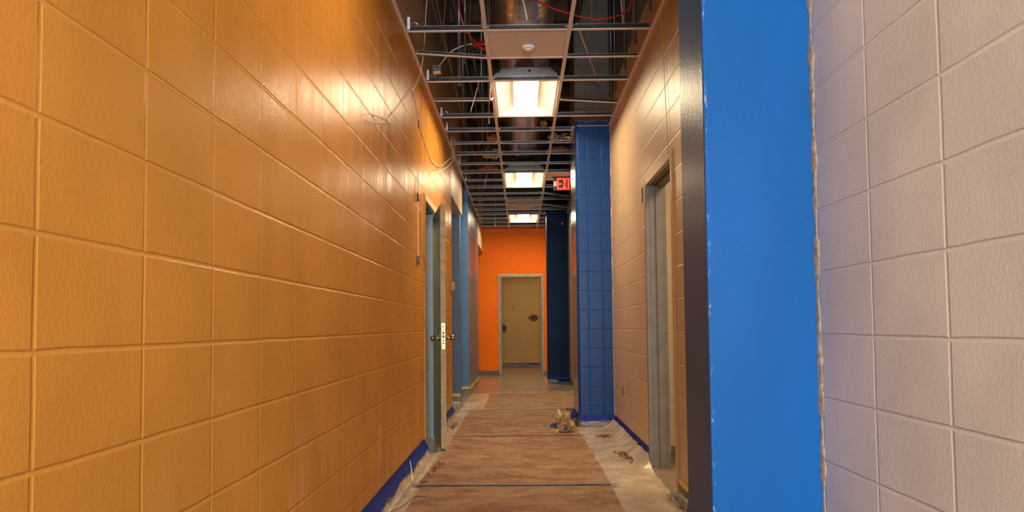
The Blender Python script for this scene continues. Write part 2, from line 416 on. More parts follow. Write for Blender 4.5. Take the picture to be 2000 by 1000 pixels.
# near blue column (column A) on the right, three faces
def rounded_col(x0, x1, y0, y1, z0, z1, r, n=6):
    pts = []
    for k in range(n+1):
        a = math.pi/2*k/n; pts.append((x0+r-r*math.cos(a), y0+r-r*math.sin(a)))
    pts += [(x1, y0), (x1, y1), (x0, y1)]
    return MB().prism(pts, 'z', z0, z1)
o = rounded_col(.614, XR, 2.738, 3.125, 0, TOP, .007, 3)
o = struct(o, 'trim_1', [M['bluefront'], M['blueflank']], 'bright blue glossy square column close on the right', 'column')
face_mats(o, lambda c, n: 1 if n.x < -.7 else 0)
# far blue block column (column B) with a bullnose corner
o = rounded_col(.598, XR, 8.83, 9.63, 0, TOP, .035, 6)
for i in range(len(o.smooth)):
    if 2 <= i <= 8: o.smooth[i] = False
o = struct(o, 'trim_2', [M['bluex'], M['bluey']], 'tall blue painted block column standing out from the right wall', 'column')
face_mats(o, lambda c, n: 1 if n.x < -.8 else 0)
# column C navy
o = rounded_col(.50, XR2, 15.7, 16.2, .02, TOP, .01, 3)
struct(o, 'trim_3', M['navy'], 'dark navy column at the far right beside the orange wall', 'column')
struct(MB().box(.505, XR2, 15.704, 16.196, 0, .075), 'trim_4', M['concrete'], 'bare grey foot of the navy column', 'column base')

# caulk joint between the near column and the near right wall, ragged
def ragged_strip(x, y, z0, z1, w, d, seed, axis='z', n=140):
    mb = MB()
    def fn(u, v):
        z = z0 + (z1-z0)*v
        k = .65 + .7*noise.noise(Vector((seed, z*9, 0))) + .5*noise.noise(Vector((seed, z*31, 3)))
        ww = w*max(.25, k)
        a = u*math.pi/2
        return (x - ww*math.cos(a)*1.0, y - d*math.sin(a)*max(.3, k) - .0005, z)
    mb.grid(fn, 6, n)
    return mb
o = ragged_strip(XR, 2.738, .01, 3.21, .010, .035, 3).build('caulk_bead', M['caulk'], recalc=False)
tag(o, 'ragged grey caulk line where the near blue column meets the tan wall', 'caulk')
o = ragged_strip(XR, 8.83, .1, 3.2, .006, .03, 9).build('caulk_bead', M['framecream'], recalc=False)
tag(o, 'pale ragged paint bead where the far block column meets the tan wall', 'caulk')

# bare base strip on the far wall
struct(MB().box(-3.2, -.49, 18.385, 18.4, 0, .10), 'baseboard_far_left', M['concrete'], 'grey bare base strip under the orange wall, left of the door', 'baseboard')
struct(MB().box(.50, XR2, 18.385, 18.4, 0, .10), 'baseboard_far_right', M['concrete'], 'grey bare base strip under the orange wall, right of the door', 'baseboard')

# door frames ---------------------------------------------------------------
def frame(name, label, x, y0, y1, zt, side, mats, stops=True, f=.05, depth=.16, proud=.012):
    """hollow metal frame in a wall that runs along y; side=+1 corridor is towards +x"""
    e = thing(name, (x, (y0+y1)/2, 0), label, 'door frame'); e['kind'] = 'structure'
    s = side
    def X(a, b): return (min(a, b), max(a, b))
    out = x + s*proud; inn = x - s*depth
    xa, xb = X(out, x - s*.02)
    MB().box(xa, xb, y0, y0+f, .0, zt).build('near_casing', mats[0], e, .002)
    MB().box(xa, xb, y1-f, y1, .0, zt).build('far_casing', mats[1], e, .002)
    MB().box(xa, xb, y0+f, y1-f, zt-f, zt).build('head_casing', mats[2], e, .002)
    xa, xb = X(x - s*.02, inn)
    MB().box(xa, xb, y0, y0+f, .0, zt).build('near_jamb', mats[3], e, .002)
    j = MB().box(xa, xb, y1-f, y1, .0, zt).build('far_jamb', mats[4], e, .002)
    MB().box(xa, xb, y0+f, y1-f, zt-f, zt).build('head_jamb', mats[5], e, .002)
    if stops:
        xa, xb = X(x - s*.065, x - s*.115)
        MB().box(xa, xb, y1-f-.016, y1-f, .0, zt-f).build('stop', mats[4], e, .002)
        MB().box(xa, xb, y0+f, y0+f+.016, .0, zt-f).build('stop', mats[3], e, .002)
        MB().box(xa, xb, y0+f+.016, y1-f-.016, zt-f-.016, zt-f).build('stop', mats[5], e, .002)
    return e
frame('door_1', 'door frame of the ajar door in the left wall, pale blue-grey inside', XL, 7.06, 8.14, 2.22, 1,
      [M['frameorange'], M['framecream'], M['framecream'], M['jambblue'], M['jambblue'], M['framedark']], stops=False)
frame('door_2', 'grey metal door frame of the open doorway in the right wall', XR, 5.24, 6.40, 2.19, -1,
      [M['frametan'], M['framegrey'], M['frametan'], M['frametan'], M['framegrey'], M['framedark']], depth=.145)

e = thing('door_3', (0, 18.4, 0), 'grey-brown door frame in the bright orange end wall', 'door frame'); e['kind'] = 'structure'
MB().box(-.475, -.425, 18.385, 18.62, 0, 2.2).build('left_jamb', M['framegrey'], e, .003)
MB().box(.44, .485, 18.385, 18.62, 0, 2.2).build('right_jamb', M['framegrey'], e, .003)
MB().box(-.425, .44, 18.385, 18.62, 2.15, 2.2).build('head', M['framegrey'], e, .003)
# paper masking round that frame
def paper_strip(a, b, w, seed, ax):
    mb = MB(); a = Vector(a); b = Vector(b)
    def fn(u, v):
        p = a.lerp(b, v); k = noise.noise(Vector((seed, v*7, 0)))
        off = (u-.5)*w*(1+.35*k) + .012*noise.noise(Vector((seed+5, v*5, 0)))
        y = p.y - .006 - .010*abs(noise.noise(Vector((seed, v*14, u*3))))
        return (p.x+off, y, p.z) if ax == 'z' else (p.x, y, p.z+off)
    mb.grid(fn, 4, 60); return mb
e = thing('masking_paper', (0, 18.36, 0), 'crinkled cream masking paper taped round the end door frame', 'masking paper')
paper_strip((-.485, 18.375, .02), (-.485, 18.375, 2.23), .024, 1, 'z').build('left_strip', M['creampaper'], e, recalc=False)
paper_strip((.492, 18.375, .02), (.488, 18.375, 2.23), .022, 2, 'z').build('right_strip', M['creampaper'], e, recalc=False)
paper_strip((-.51, 18.372, 2.21), (.50, 18.372, 2.20), .06, 3, 'x').build('head_strip', M['creampaper'], e, recalc=False)

# door leaf (ajar) --------------------------------------------------------------
hinge = Vector((XL-.030, 8.055, .03)); ang = math.radians(10.2); L = .905; T = .045
leaf = thing('door_leaf', hinge, 'olive-tan wooden door standing ajar into the corridor from the left wall', 'door')
leaf.rotation_euler = (0, 0, ang)
def lpart(mb, name, mat, par=leaf, bevel=0, label=None):
    o = mb.build(name, mat, None, bevel, label=label); l = Vector(o.location)
    if par is not leaf: l = l - Vector(par['_o'])
    o.parent = par; o.location = l; return o
# local frame: x towards corridor, -y along the leaf
slab = lpart(MB().box(0, T, -L+.002, 0, 0, 2.105), 'panel', M['wood'], bevel=.001)
lpart(MB().box(0, T, -L-.003, -L+.002, 0, 2.105), 'latch_edge', M['edge'], bevel=.001, label='pale tan raw latch edge')
lk = MB().box(.008, T-.008, -L-.006, -L-.003, .85, 1.075)
lpart(lk, 'mortise_lock_plate', M['brass'], label='worn brass mortise lock plate with dark slots')
for z, hh, ww in ((1.045, .012, .010), (1.02, .01, .006), (.99, .022, .012), (.958, .026, .013), (.925, .016, .008), (.90, .012, .012), (.875, .008, .006)):
    lpart(MB().box(T/2-ww/2, T/2+ww/2, -L-.008, -L-.0061, z-hh/2, z+hh/2), 'lock_slot', M['hole'])
for s in (-1, 1):
    b0 = T if s > 0 else 0
    mb = MB().lathe([(.0, 0), (.030, 0), (.030, s*.006), (.016, s*.010), (.011, s*.014), (.010, s*.040), (.016, s*.046), (.026, s*.054), (.029, s*.064), (.026, s*.074), (.015, s*.080), (0, s*.082)],
                    (b0, -L+.065, .945), 'x', 20)
    lpart(mb, 'knob', M['knob'], label='round satin metal knob with rosette')
lpart(MB().lathe([(0, 0), (.013, 0), (.013, .008), (.006, .012), (.006, .020), (0, .021)], (T, -L+.05, 1.04), 'x', 14), 'thumb_turn', M['knob'])
for z in (.25, 1.05, 1.85):
    lpart(MB().tube([(T/2+.0, .006, z-.05), (T/2, .006, z+.05)], .008, 8, 0), 'hinge', M['knob'])

# ------------------------------------------------------------------ ceiling grid
def yk(k): return 5.934 + .623*k
XA, XB = -.2375, .3725
ORD = ['nearest', 'second', 'third', 'fourth', 'fifth', 'sixth', 'seventh', 'eighth', 'ninth', 'tenth', 'eleventh', 'twelfth', 'thirteenth', 'fourteenth',
       'fifteenth', 'sixteenth', 'seventeenth', 'eighteenth', 'nineteenth', 'twentieth', 'twenty-first']
def tee_parts(e, a, b, h, fw=.029):
    a = Vector(a); b = Vector(b)
    up = Vector((0, 0, 1))
    MB().bar(a, b, fw, .005).build('flange', M['flange'], e)
    m = MB().bar(a+up*(h/2), b+up*(h/2), .0022, h)
    nb = len(m.f); m.bar(a+up*h, b+up*h, .007, .004); ne = len(m.f)
    d = (b-a).normalized()
    for p in (a+d*.012, b-d*.012): m.box(p.x-.008, p.x+.008, p.y-.006, p.y+.006, p.z+h*.45, p.z+h*.8)
    o = m.build('web', [M['webdark'], M['galv']], e)
    for p in o.data.polygons: p.material_index = 1 if p.index >= nb else 0
for x, n in ((XA, 'left'), (XB, 'right')):
    e = thing('ceiling_runner', (x, 8, H), 'long %s-hand ceiling grid runner, the full corridor length' % n, 'ceiling grid runner', 'long ceiling grid runners')
    tee_parts(e, (x, 2.0, H-.0045), (x, 18.39, H-.0045), .038)
THICK = {0, 2, 4, 5, 7, 9, 11, 13, 15, 16, 18}
SKIP_MID = {3, 10, 17}
SKIP_R = set()
special = {('left', 1): (.045, 0, 0, 0), ('right', 3): (0, 0, -.0, .14), ('right', 12): (0, 0, -.055, .02), ('right', 14): (0, 0, -.05, .05), ('left', 0): (0, 0, 0, 0)}
for k in range(0, 21):
    y = yk(k)
    if y > 18.38: continue
    h = .040 if k in THICK else .026
    xr = XR if y < 8.8 else (.598 if y < 9.63 else XR2)
    if 15.7 < y < 16.2: xr = .50
    for bay, xa, xb in (('left', XL, XA-.005), ('middle', XA+.005, XB-.005), ('right', XB+.005, xr)):
        if bay == 'middle' and k in SKIP_MID: continue
        za, ya, zb, yb = special.get((bay, k), (0, 0, 0, 0))
        desc = 'deep' if k in THICK else 'slim'
        extra = ''
        if (bay, k) == ('left', 1): extra = ', lifted at one end'
        elif (bay, k) in special and bay == 'right': extra = ', knocked crooked'
        e = thing('cross_tee', ((xa+xb)/2, y, H), '%s metal cross tee, %s bay of ceiling grid, %s row%s' % (desc, bay, ORD[k], extra), 'ceiling cross tee', 'cross tees of the open ceiling grid')
        g = .004
        tee_parts(e, (xa+g, y+ya, H+za), (xb-g, y+yb, H+zb), h)
        if bay == 'left' and k in (0, 2, 4, 5, 8, 10):
            MB().box(XL+.020, XL+.040, y-.012, y-.0105, H+.012, H+.105).build('hanger_tab', M['whiteplastic'], e, label='short white upright tab')
            if k != 5: MB().tube([(XL+.05, y-.012, H+.05), (XL+.075, y-.018, H+.062), (XL+.10, y-.012, H+.045)], .004, 6).build('clip', M['galv'], e)
# wall angles
def angle(x, y0, y1, s, lab):
    m = MB().box(min(x, x+s*.022), max(x, x+s*.022), y0, y1, H-.010, H-.0075).box(min(x+s*.0005, x+s*.0025), max(x+s*.0005, x+s*.0025), y0, y1, H-.0075, H+.012)
    tag(m.build('wall_angle', M['flange']), lab, 'wall angle')
angle(XL, 2.0, 16.09, 1, 'pale ceiling edge trim along the left wall')
angle(XR, 3.13, 8.82, -1, 'pale ceiling edge trim along the right wall up to the block column')
angle(.598, 8.84, 9.62, -1, 'short ceiling edge trim on the flank of the blue block column')
angle(XR2, 9.64, 15.69, -1, 'ceiling edge trim on the right wall beyond the block column')
m = MB().box(.62, XR-.025, 8.805, 8.829, H-.010, H-.0075)
tag(m.build('wall_angle', M['flange']), 'ceiling edge trim across the top of the blue block column', 'wall angle')
m = MB().box(XL+.03, XA-.015, 18.37, 18.395, H-.010, H-.0075).box(XA+.015, XB-.015, 18.37, 18.395, H-.010, H-.0075).box(XB+.015, XR2-.03, 18.37, 18.395, H-.010, H-.0075)
tag(m.build('wall_angle', M['flange']), 'ceiling edge trim along the top of the orange end wall', 'wall angle')

# tiles
def tile(xa, xb, k0, k1, lab):
    m = MB().box(xa+.006, xb-.006, yk(k0)+.006, yk(k1)-.006, H+.003, H+.018)
    return tag(m.build('ceiling_tile', M['tile']), lab, 'ceiling tile')
tile(XA, XB, 0, 1, 'white ceiling tile nearest the camera, with a round sprinkler cover')
tile(XB, XR2, 9, 10, 'white ceiling tile above the red exit sign')
tile(XA, XB, 13, 14, 'white ceiling tile in front of the farthest ceiling light')
# sprinkler / detector
cx, cy = (XA+XB)/2+.01, yk(0)+.36
e = thing('smoke_detector', (cx, cy, H-.03), 'round white detector on the nearest ceiling tile', 'smoke detector')
MB().lathe([(0, .033), (.052, .033), (.052, .020), (.044, .012), (.034, .010), (0, .010)], (cx, cy, H-.03), 'z', 28).build('base', M['whiteplastic'], e)
MB().lathe([(0, .010), (.030, .010), (.028, .002), (.018, -.004), (0, -.005)], (cx, cy, H-.03), 'z', 24).build('sensor_cap', M['whiteplastic'], e)
# air diffuser k14..15
e = thing('air_diffuser', (XA+.3, (yk(14)+yk(15))/2, H), 'square ceiling air diffuser in front of the farthest light', 'air diffuser')
x0, x1, y0, y1 = XA+.008, XB-.008, yk(14)+.008, yk(15)-.008
MB().box(x0, x1, y0, y0+.05, H+.003, H+.012).box(x0, x1, y1-.05, y1, H+.003, H+.012).box(x0, x0+.05, y0+.05, y1-.05, H+.003, H+.012).box(x1-.05, x1, y0+.05, y1-.05, H+.003, H+.012).build('frame', M['whiteplastic'], e)
MB().box(x0+.12, x1-.12, y0+.12, y1-.12, H-.004, H+.004).build('plaque', M['whiteplastic'], e)
MB().box(x0+.04, x1-.04, y0+.04, y1-.04, H+.05, H+.12).build('plenum_box', M['galv'], e)

# troffers
def troffer(k0, k1, lab, lens='lens'):
    ya, yb = yk(k0)+.008, yk(k1)-.008; xa, xb = XA+.012, XB-.012; ym = (ya+yb)/2; xm = (xa+xb)/2
    e = thing('ceiling_light', (xm, ym, H), lab, 'ceiling light', 'lit fluorescent troffers in the ceiling grid')
    z0 = H+.004; zt = H+.075; rim = .022
    m = MB().box(xa, xb, ya, ya+rim, z0, z0+.006).box(xa, xb, yb-rim, yb, z0, z0+.006).box(xa, xa+rim, ya+rim, yb-rim, z0, z0+.006).box(xb-rim, xb, ya+rim, yb-rim, z0, z0+.006)
    m.build('rim', M['whiteplastic'], e)
    # reflector: sloped and curved side wings, sloped ends, top
    a0, a1, b0, b1 = xa+rim, xb-rim, ya+rim, yb-rim
    lw = .115      # lens half width
    m = MB()
    for s, edge in ((-1, a0), (1, a1)):
        inner = xm + s*lw
        def fn(u, v, s=s, edge=edge, inner=inner):
            x = edge + (inner-edge)*u; z = z0+.003 + (zt-z0)*math.sin(u*math.pi/2)
            return (x, b0+(b1-b0)*v, z)
        m.grid(fn, 8, 1)
    for yy0, yy1 in ((b0, b0+.03), (b1, b1-.03)):
        m.add([(a0, yy0, z0+.003), (a1, yy0, z0+.003), (a1, yy1, zt+.006), (a0, yy1, zt+.006)], [(0, 1, 2, 3)])
    m.add([(a0, b0, zt+.006), (a1, b0, zt+.006), (a1, b1, zt+.006), (a0, b1, zt+.006)], [(0, 1, 2, 3)])
    m.build('reflector', M['white'], e, recalc=False)
    def ln(u, v):
        x = xm + (u*2-1)*lw; z = zt + .004 - .008*math.sin(u*math.pi)
        return (x, b0+.02+(b1-b0-.04)*v, z)
    MB().grid(ln, 10, 1).build('lens', M[lens], e, recalc=False)
    # housing: folded sheet metal box above
    hz = H+.145
    pr = [(xa+.01, H+.012), (xa+.01, H+.055), (xa+.035, H+.085), (xa+.045, H+.072), (xa+.085, hz-.02), (xb-.085, hz-.02), (xb-.03, H+.07), (xb-.01, H+.012)]
    hm = MB()
    n = len(pr); A = [(p[0], ya+.01, p[1]) for p in pr]; B = [(p[0], yb-.01, p[1]) for p in pr]
    hm.add(A+B, [(i, (i+1) % n, (i+1) % n+n, i+n) for i in range(n-1)])
    # end plates
    hm.add(A, [tuple(range(n))]); hm.add(B, [tuple(range(n))])
    hm.build('housing', M['galv'] if False else M['housing'], e, recalc=False)
    MB().lathe([(0, 0), (.011, 0), (.011, -.003), (0, -.003)], (xm+.03, ya+.009, H+.095), 'y', 14).build('knockout', M['hole'], e)
    for dx in (-.12, .09, .13): MB().lathe([(0, 0), (.005, 0), (.004, -.004), (0, -.005)], (xm+dx, ya+.009, H+.085), 'y', 8).build('screw', M['galv'], e)
M['housing'] = plain('grey_lamp_housing', (.22, .21, .21), .4, metal=.3, var=.06)
troffer(2, 4, 'nearest lit recessed ceiling light in the middle bay')
troffer(9, 11, 'second lit recessed ceiling light, level with the exit sign')
troffer(16, 18, 'farthest lit recessed ceiling light, before the orange wall')
troffer(-5, -3, 'lit recessed ceiling light added out of view above the camera', 'lensdim')  # unseen fixture added at the same row spacing, dimmed
troffer(-12, -10, 'cool recessed ceiling light added unseen behind the camera', 'lenscool')  # unseen fixture added to light the column front and near walls

# exit sign
e = thing('exit_sign', (.67, 11.9, 3.0), 'red lit EXIT sign hanging beside the blue block column', 'exit sign')
ys = 11.885
MB().box(.490, .848, 11.89, 11.91, 3.020, 3.212).build('panel', M['black'], e, .003)
MB().box(.47, .86, 11.86, 11.94, 3.213, 3.222).build('canopy', M['framedark'], e, .003)
def letter(ch, x0, x1, z0, z1, t=.027):
    m = MB(); a, b = ys-.002, ys+.004
    if ch == 'E':
        m.box(x0, x0+t, a, b, z0, z1)
        for z in (z0, (z0+z1)/2-t/2, z1-t): m.box(x0+t, x1, a, b, z, z+t)
    if ch == 'X':
        w = t*1.15
        m.prism([(x0, z0), (x0+w, z0), (x1, z1), (x1-w, z1)], 'y', a, b)
        m.prism([(x0, z1), (x0+w, z1), ((x0+x1)/2+w*.45, (z0+z1)/2+w*.35), ((x0+x1)/2-w*.2, (z0+z1)/2)], 'y', a+.0005, b)
        m.prism([(x1, z0), (x1-w, z0), ((x0+x1)/2-w*.45, (z0+z1)/2-w*.35), ((x0+x1)/2+w*.2, (z0+z1)/2)], 'y', a+.0005, b)
    if ch == 'I': m.box(x0, x1, a, b, z0, z1)
    if ch == 'T':
        m.box(x0, x1, a, b, z1-t, z1); xm = (x0+x1)/2; m.box(xm-t/2, xm+t/2, a, b, z0, z1-t)
    return m
for ch, x0, x1 in (('E', .537, .607), ('X', .612, .684), ('I', .690, .720), ('T', .730, .800)):
    letter(ch, x0, x1, 3.030, 3.200).build('letter', M['exitred'], e)
for x0, s in ((.492, 1), (.806, -1)):
    pn = MB().box(x0, x0+.042, ys-.001, ys+.004, 3.085, 3.150).build('arrow_panel', M['exitpink'], e)
    xc = x0+.021
    m = MB().bar((xc-s*.010, ys-.003, 3.1175), (xc+s*.008, ys-.003, 3.136), .002, .006, up=(s, 0, 1)).bar((xc-s*.010, ys-.003, 3.1175), (xc+s*.008, ys-.003, 3.099), .002, .006, up=(-s, 0, 1))
    q = m.build('chevron', M['dirt'], None); l = Vector(q.location); q.parent = pn; q.location = l - world_loc(pn)

# ------------------------------------------------------------------ plenum above
duct = thing('air_duct', (.06, 4, 3.5), 'shiny round metal duct running above the middle of the ceiling grid', 'air duct')
def dr(t): return .25
m = MB()
n = 160; y0, y1 = .5, 11.7; seg = 32
def dfn(u, v):
    th = u*2*math.pi; y = y0+(y1-y0)*v
    r = .25 + (.006 if (int(v*n) % 17) == 0 else 0)
    return (.06 + r*math.cos(th), y, 3.72 + r*math.sin(th))
m.grid(dfn, seg, n); m.build('pipe', M['duct'], duct)
MB().lathe([(0, 0), (.24, 0), (.24, .02), (0, .02)], (.06, 11.69, 3.72), 'y', 32).build('end_cap', M['galv'], duct)
for yy in (3.4, 5.7, 9.3):
    MB().lathe([(.252, -.012), (.262, -.012), (.262, .012), (.252, .012), (.252, -.012)], (.06, yy, 3.72), 'y', 32, False).build('hanging_band', M['galv'], duct)
    MB().box(-.20, -.185, yy-.01, yy+.01, 3.72, TOP).box(.305, .32, yy-.01, yy+.01, 3.72, TOP).build('strap', M['galv'], duct)
for i, yy in enumerate([5.1, 6.3, 7.5, 8.7, 9.9, 11.1, 12.3, 13.5, 14.7, 15.9, 17.1]):
    o = MB().box(XL, XR2 if yy > 8.8 else XR, yy-.05, yy+.05, 4.75, 5.05).build('roof_joist', M['joist'])
    tag(o, 'dark brown roof joist above the ceiling grid, %s from the camera' % ORD[i], 'roof joist', 'roof joists above the grid')
pi = 0
for x, y, r in ((.955, 5.9, .012), (.94, 6.6, .016), (.95, 7.3, .012), (.93, 7.9, .012), (.95, 8.4, .014)):
    o = MB().tube([(x, y, 3.34), (x, y, TOP)], r, 10, 0).build('conduit', M['pipe'])
    tag(o, 'thin vertical grey conduit above the right wall, %s along it' % ORD[pi], 'conduit', 'vertical conduits above the right wall'); pi += 1
pi = 0
for x, y, r in ((-.55, 7.6, .022), (-.62, 9.1, .02), (-.44, 9.8, .014)):
    o = MB().tube([(x, y, H+.09), (x, y, TOP)], r, 12, 0).build('conduit', M['pipe'])
    tag(o, 'dark upright conduit above the left bay, %s along it' % ORD[pi], 'conduit', 'upright conduits above the left bay'); pi += 1
# horizontal pipes
for i, (x, z, r) in enumerate(((-.62, 4.2, .035), (-.48, 3.95, .02), (-.72, 3.8, .016), (.62, 4.3, .03))):
    o = MB().tube([(x, 3, z), (x, 9.2 if x < 0 else 8.7, z), (x, 18.3 if x < 0 else 8.75, z)], r, 12, 0).build('overhead_pipe', M['pipe'])
    tag(o, ['largest dark pipe running above the left bay', 'slim dark pipe nearest the duct above the left bay', 'thin low pipe close to the left wall above the grid', 'dark pipe above the right bay'][i], 'pipe')
# hanger wires
hw = [((XA, 6.5), (XA-.03, 6.6)), ((XA, 8.9), (XA-.1, 9.4)), ((XA, 11.3), (XA+.02, 11.4)), ((XB, 7.1), (XB+.3, 7.9)), ((XB, 9.6), (XB+.1, 9.6)), ((XB, 12.2), (XB+.05, 12.6)),
      ((-.55, 6.0), (-.45, 6.3)), ((-.40, 6.6), (-.35, 6.7)), ((-.76, 6.6), (-.79, 6.0)), ((.54, 5.95), (.52, 6.2)), ((.66, 6.6), (.70, 6.9)), ((-.36, 8.4), (-.34, 8.3))]
for i, (a, b) in enumerate(hw):
    o = MB().tube([(a[0], a[1], H+.04), (b[0], b[1], 4.95)], .0022, 6, 0).build('hanger_wire', M['wire'])
    side = 'left' if a[0] < -.25 else 'right' if a[0] > .4 else ('left-hand runner' if a[0] < 0 else 'right-hand runner')
    rank = sum(1 for q in hw if ((q[0][0] < -.25) == (a[0] < -.25)) and ((q[0][0] > .4) == (a[0] > .4)) and ((q[0][0] < 0) == (a[0] < 0)) and q[0][1] < a[1])
    tag(o, 'thin steel hanger wire above the %s of the ceiling grid, %s from the camera' % (side + (' bay' if len(side) < 6 else ''), ORD[rank]), 'hanger wire', 'hanger wires of the ceiling grid')
# dangling wires below
for i, (x, y, z0, z1, dx) in enumerate(((-.345, 7.55, 3.05, 3.4, .10), (-.235-.075, 8.5, 3.17, 3.30, 0), (-.47, 12.1, 3.12, 3.33, .05), (-.50, 16.6, 3.08, 3.3, .0))):
    o = MB().tube([(x-dx, y, z0), (x, y+.02, z1), (x+.02, y+.05, TOP)], .003, 6, 0).build('dangling_wire', M['cablewhite'])
    tag(o, ['slanted pale wire end poking down in the left bay, nearest one', 'short pale wire end hanging beside the nearest ceiling light', 'slanted pale wire end in the left bay near the second light', 'long thin wire hanging before the orange wall'][i], 'wire')
# diagonal struts
for i, (a, b) in enumerate((((XL+.06, 5.7, 4.3), (XL+.22, 8.9, 3.27)), ((.50, 6.9, 3.62), (.83, 8.5, 3.58)), ((.72, 5.9, 3.86), (.9, 7.0, 3.66)))):
    o = MB().bar(a, b, .012, .012).build('diagonal_strut', M['framecream'] if i else M['wire'])
    tag(o, ['thin diagonal rod above the left bay beside the wall', 'tan diagonal strut above the right bay, the lower one', 'tan diagonal strut at the very top right of the grid'][i], 'strut')
# red cables
def cable(name, pts, r, mat, lab, cat='cable', sm=8, n=8):
    return tag(MB().tube(pts, r, n, sm).build(name, mat), lab, cat)
cable('red_cable', [(-.12, 4.9, 3.40), (.02, 5.6, 3.40), (.18, 5.9, 3.40), (.36, 6.0, 3.37), (.55, 6.05, 3.34), (.70, 6.1, 3.37), (.83, 6.2, 3.46), (.875, 6.2, 3.60), (.88, 6.1, 3.9)], .0065, M['red'],
      'red cable sagging across the nearest bays of the open ceiling')
cable('red_cable', [(-.43, 6.3, 4.0), (-.455, 6.3, 3.66), (-.44, 6.3, 3.46), (-.38, 6.35, 3.34), (-.30, 6.42, 3.27), (-.22, 6.5, 3.245)], .007, M['red'], 'red cable dropping down the left bay into the coil')
m = MB()
for q in range(3):
    pts = [(-.20 + .15*math.cos(t)*(1+.03*q), 6.45+.10*math.sin(t)+.01*q, 3.285+.012*q+.015*math.sin(t)) for t in [2*math.pi*j/20 for j in range(21)]]
    m.tube(pts, .0065, 8, 2)
tag(m.build('cable_coil', M['red']), 'coil of red cable lying beside the nearest ceiling tile', 'cable coil')
cable('grey_cable', [(-.40, 6.4, 4.6), (-.42, 6.5, 3.8), (-.43, 6.6, 3.5), (-.45, 6.9, 3.3), (-.46, 7.0, 3.9)], .009, M['pipe'], 'dark grey cable hanging behind the red cable in the left bay')
cable('white_cable', [(-.03, 5.5, 3.44), (-.01, 5.6, 3.43), (.03, 5.8, 3.41), (.06, 5.91, 3.33), (.065, 5.925, 3.29)], .004, M['cablewhite'], 'thin cream cable hanging in front of the duct')
cable('flexible_conduit', [(-.70, 7.0, 3.27), (-.66, 7.0, 3.33), (-.56, 6.95, 3.42), (-.40, 6.85, 3.44), (-.28, 6.85, 3.42), (-.24, 7.0, 3.32), (-.245, 7.2, 3.22), (-.26, 7.4, 3.13), (-.235, 7.5, 3.16)], .0055, M['cable'],
      'arching tan flexible conduit in the left bay beside the light')
e = thing('junction_box', (-.70, 7.03, H+.03), 'small galvanised junction box at the foot of the arching conduit', 'junction box')
MB().box(-.735, -.665, 7.0, 7.06, H+.03, H+.095).build('box', M['galv'], e, .003)
MB().box(-.728, -.672, 6.995, 7.0, H+.037, H+.088).build('cover', M['pipe'], e, .001)
# foil wraps
def lump(c, sx, sy, sz, seed, mat, name, lab, cat, sub=4, amp=.55, kind=None):
    bm = bmesh.new(); bmesh.ops.create_icosphere(bm, subdivisions=sub, radius=1)
    for v in bm.verts:
        p = v.co.copy()
        k = 1 + amp*noise.noise(p*2.1+Vector((seed, 0, 0))) + amp*.55*abs(noise.noise(p*5.3+Vector((seed, 4, 0)))) - amp*.2
        v.co = Vector((p.x*sx*k, p.y*sy*k, p.z*sz*k))
    me = bpy.data.meshes.new(name); bm.to_mesh(me); bm.free(); me.materials.append(mat)
    o = bpy.data.objects.new(name, me); C.objects.link(o); o.location = c
    return tag(o, lab, cat, kind=kind)
lump((-.36, 10.9, 3.36), .12, .12, .06, 2, M['foil'], 'foil_wrap', 'crumpled shiny foil wrap above the left bay before the second light', 'foil wrap')
lump((.48, 9.9, 3.34), .13, .12, .05, 5, M['foil'], 'foil_wrap', 'crumpled shiny foil wrap above the right bay beside the block column', 'foil wrap')
lump((.28, 9.05, 3.30), .04, .05, .03, 8, M['foil'], 'foil_wrap', 'small scrap of foil beside the duct above the right-hand runner', 'foil wrap')
lump((-.42, 11.6, 3.295), .12, .10, .035, 11, M['insul'], 'insulation_scrap', 'orange insulation scrap above the left bay', 'insulation')
lump((.52, 10.6, 3.33), .15, .12, .04, 14, M['insul'], 'insulation_scrap', 'brown insulation scrap above the right bay behind the foil', 'insulation')
lump((-.30, 9.68, 3.285), .08, .10, .04, 17, M['insul'], 'insulation_scrap', 'fuzzy brown insulation tuft touching the left-hand runner', 'insulation')

# ------------------------------------------------------------------ wall cables and fittings (left)
X0 = XL + .008
def WL(pts, off=0): return [(X0+off+ (p[2] if len(p) > 2 else 0), p[0], p[1]) for p in pts]
cable('hanging_cable', WL([(6.85, 3.9, .06), (6.80, 3.7, .05), (6.66, 3.32, .045), (6.55, 3.1, .03), (6.35, 2.93, .006), (6.25, 2.88)]), .0035, M['cable'], 'pale cable dropping from the ceiling down the left wall')
cable('cable_tail', WL([(6.16, 2.859), (5.8, 2.685), (5.43, 2.511), (5.15, 2.385), (5.11, 2.355), (5.25, 2.378)]), .0028, M['cablewhite'], 'cream cable tail slanting across the highlight on the left wall')
cable('cable_loop', WL([(5.43, 2.421), (5.01, 2.321), (4.65, 2.234), (4.38, 2.176), (4.31, 2.174), (4.38, 2.21), (4.6, 2.266), (4.92, 2.328), (5.28, 2.39)]), .0018, M['cable'], 'faint flat loop of grey cable on the left wall')
cable('hanging_cable', WL([(6.27, 2.90), (6.5, 2.86), (6.75, 2.74), (7.05, 2.67), (7.5, 2.62), (7.85, 2.63), (8.4, 2.72, .02), (9.0, 2.90, .04), (9.5, 3.06, .06), (9.7, 3.28, .05), (9.45, 3.27, .045), (9.3, 3.17, .05), (9.5, 3.05, .06), (9.2, 2.90, .05), (8.5, 2.70, .04), (7.75, 2.52, .03)]),
      .0042, M['cable'], 'grey cable ending in a hairpin loop high at the end of the left wall')
e = thing('plug_cable', (XL, 6.57, 1.57), 'dangling cable with a black plug on the left wall beside the ajar door', 'cable')
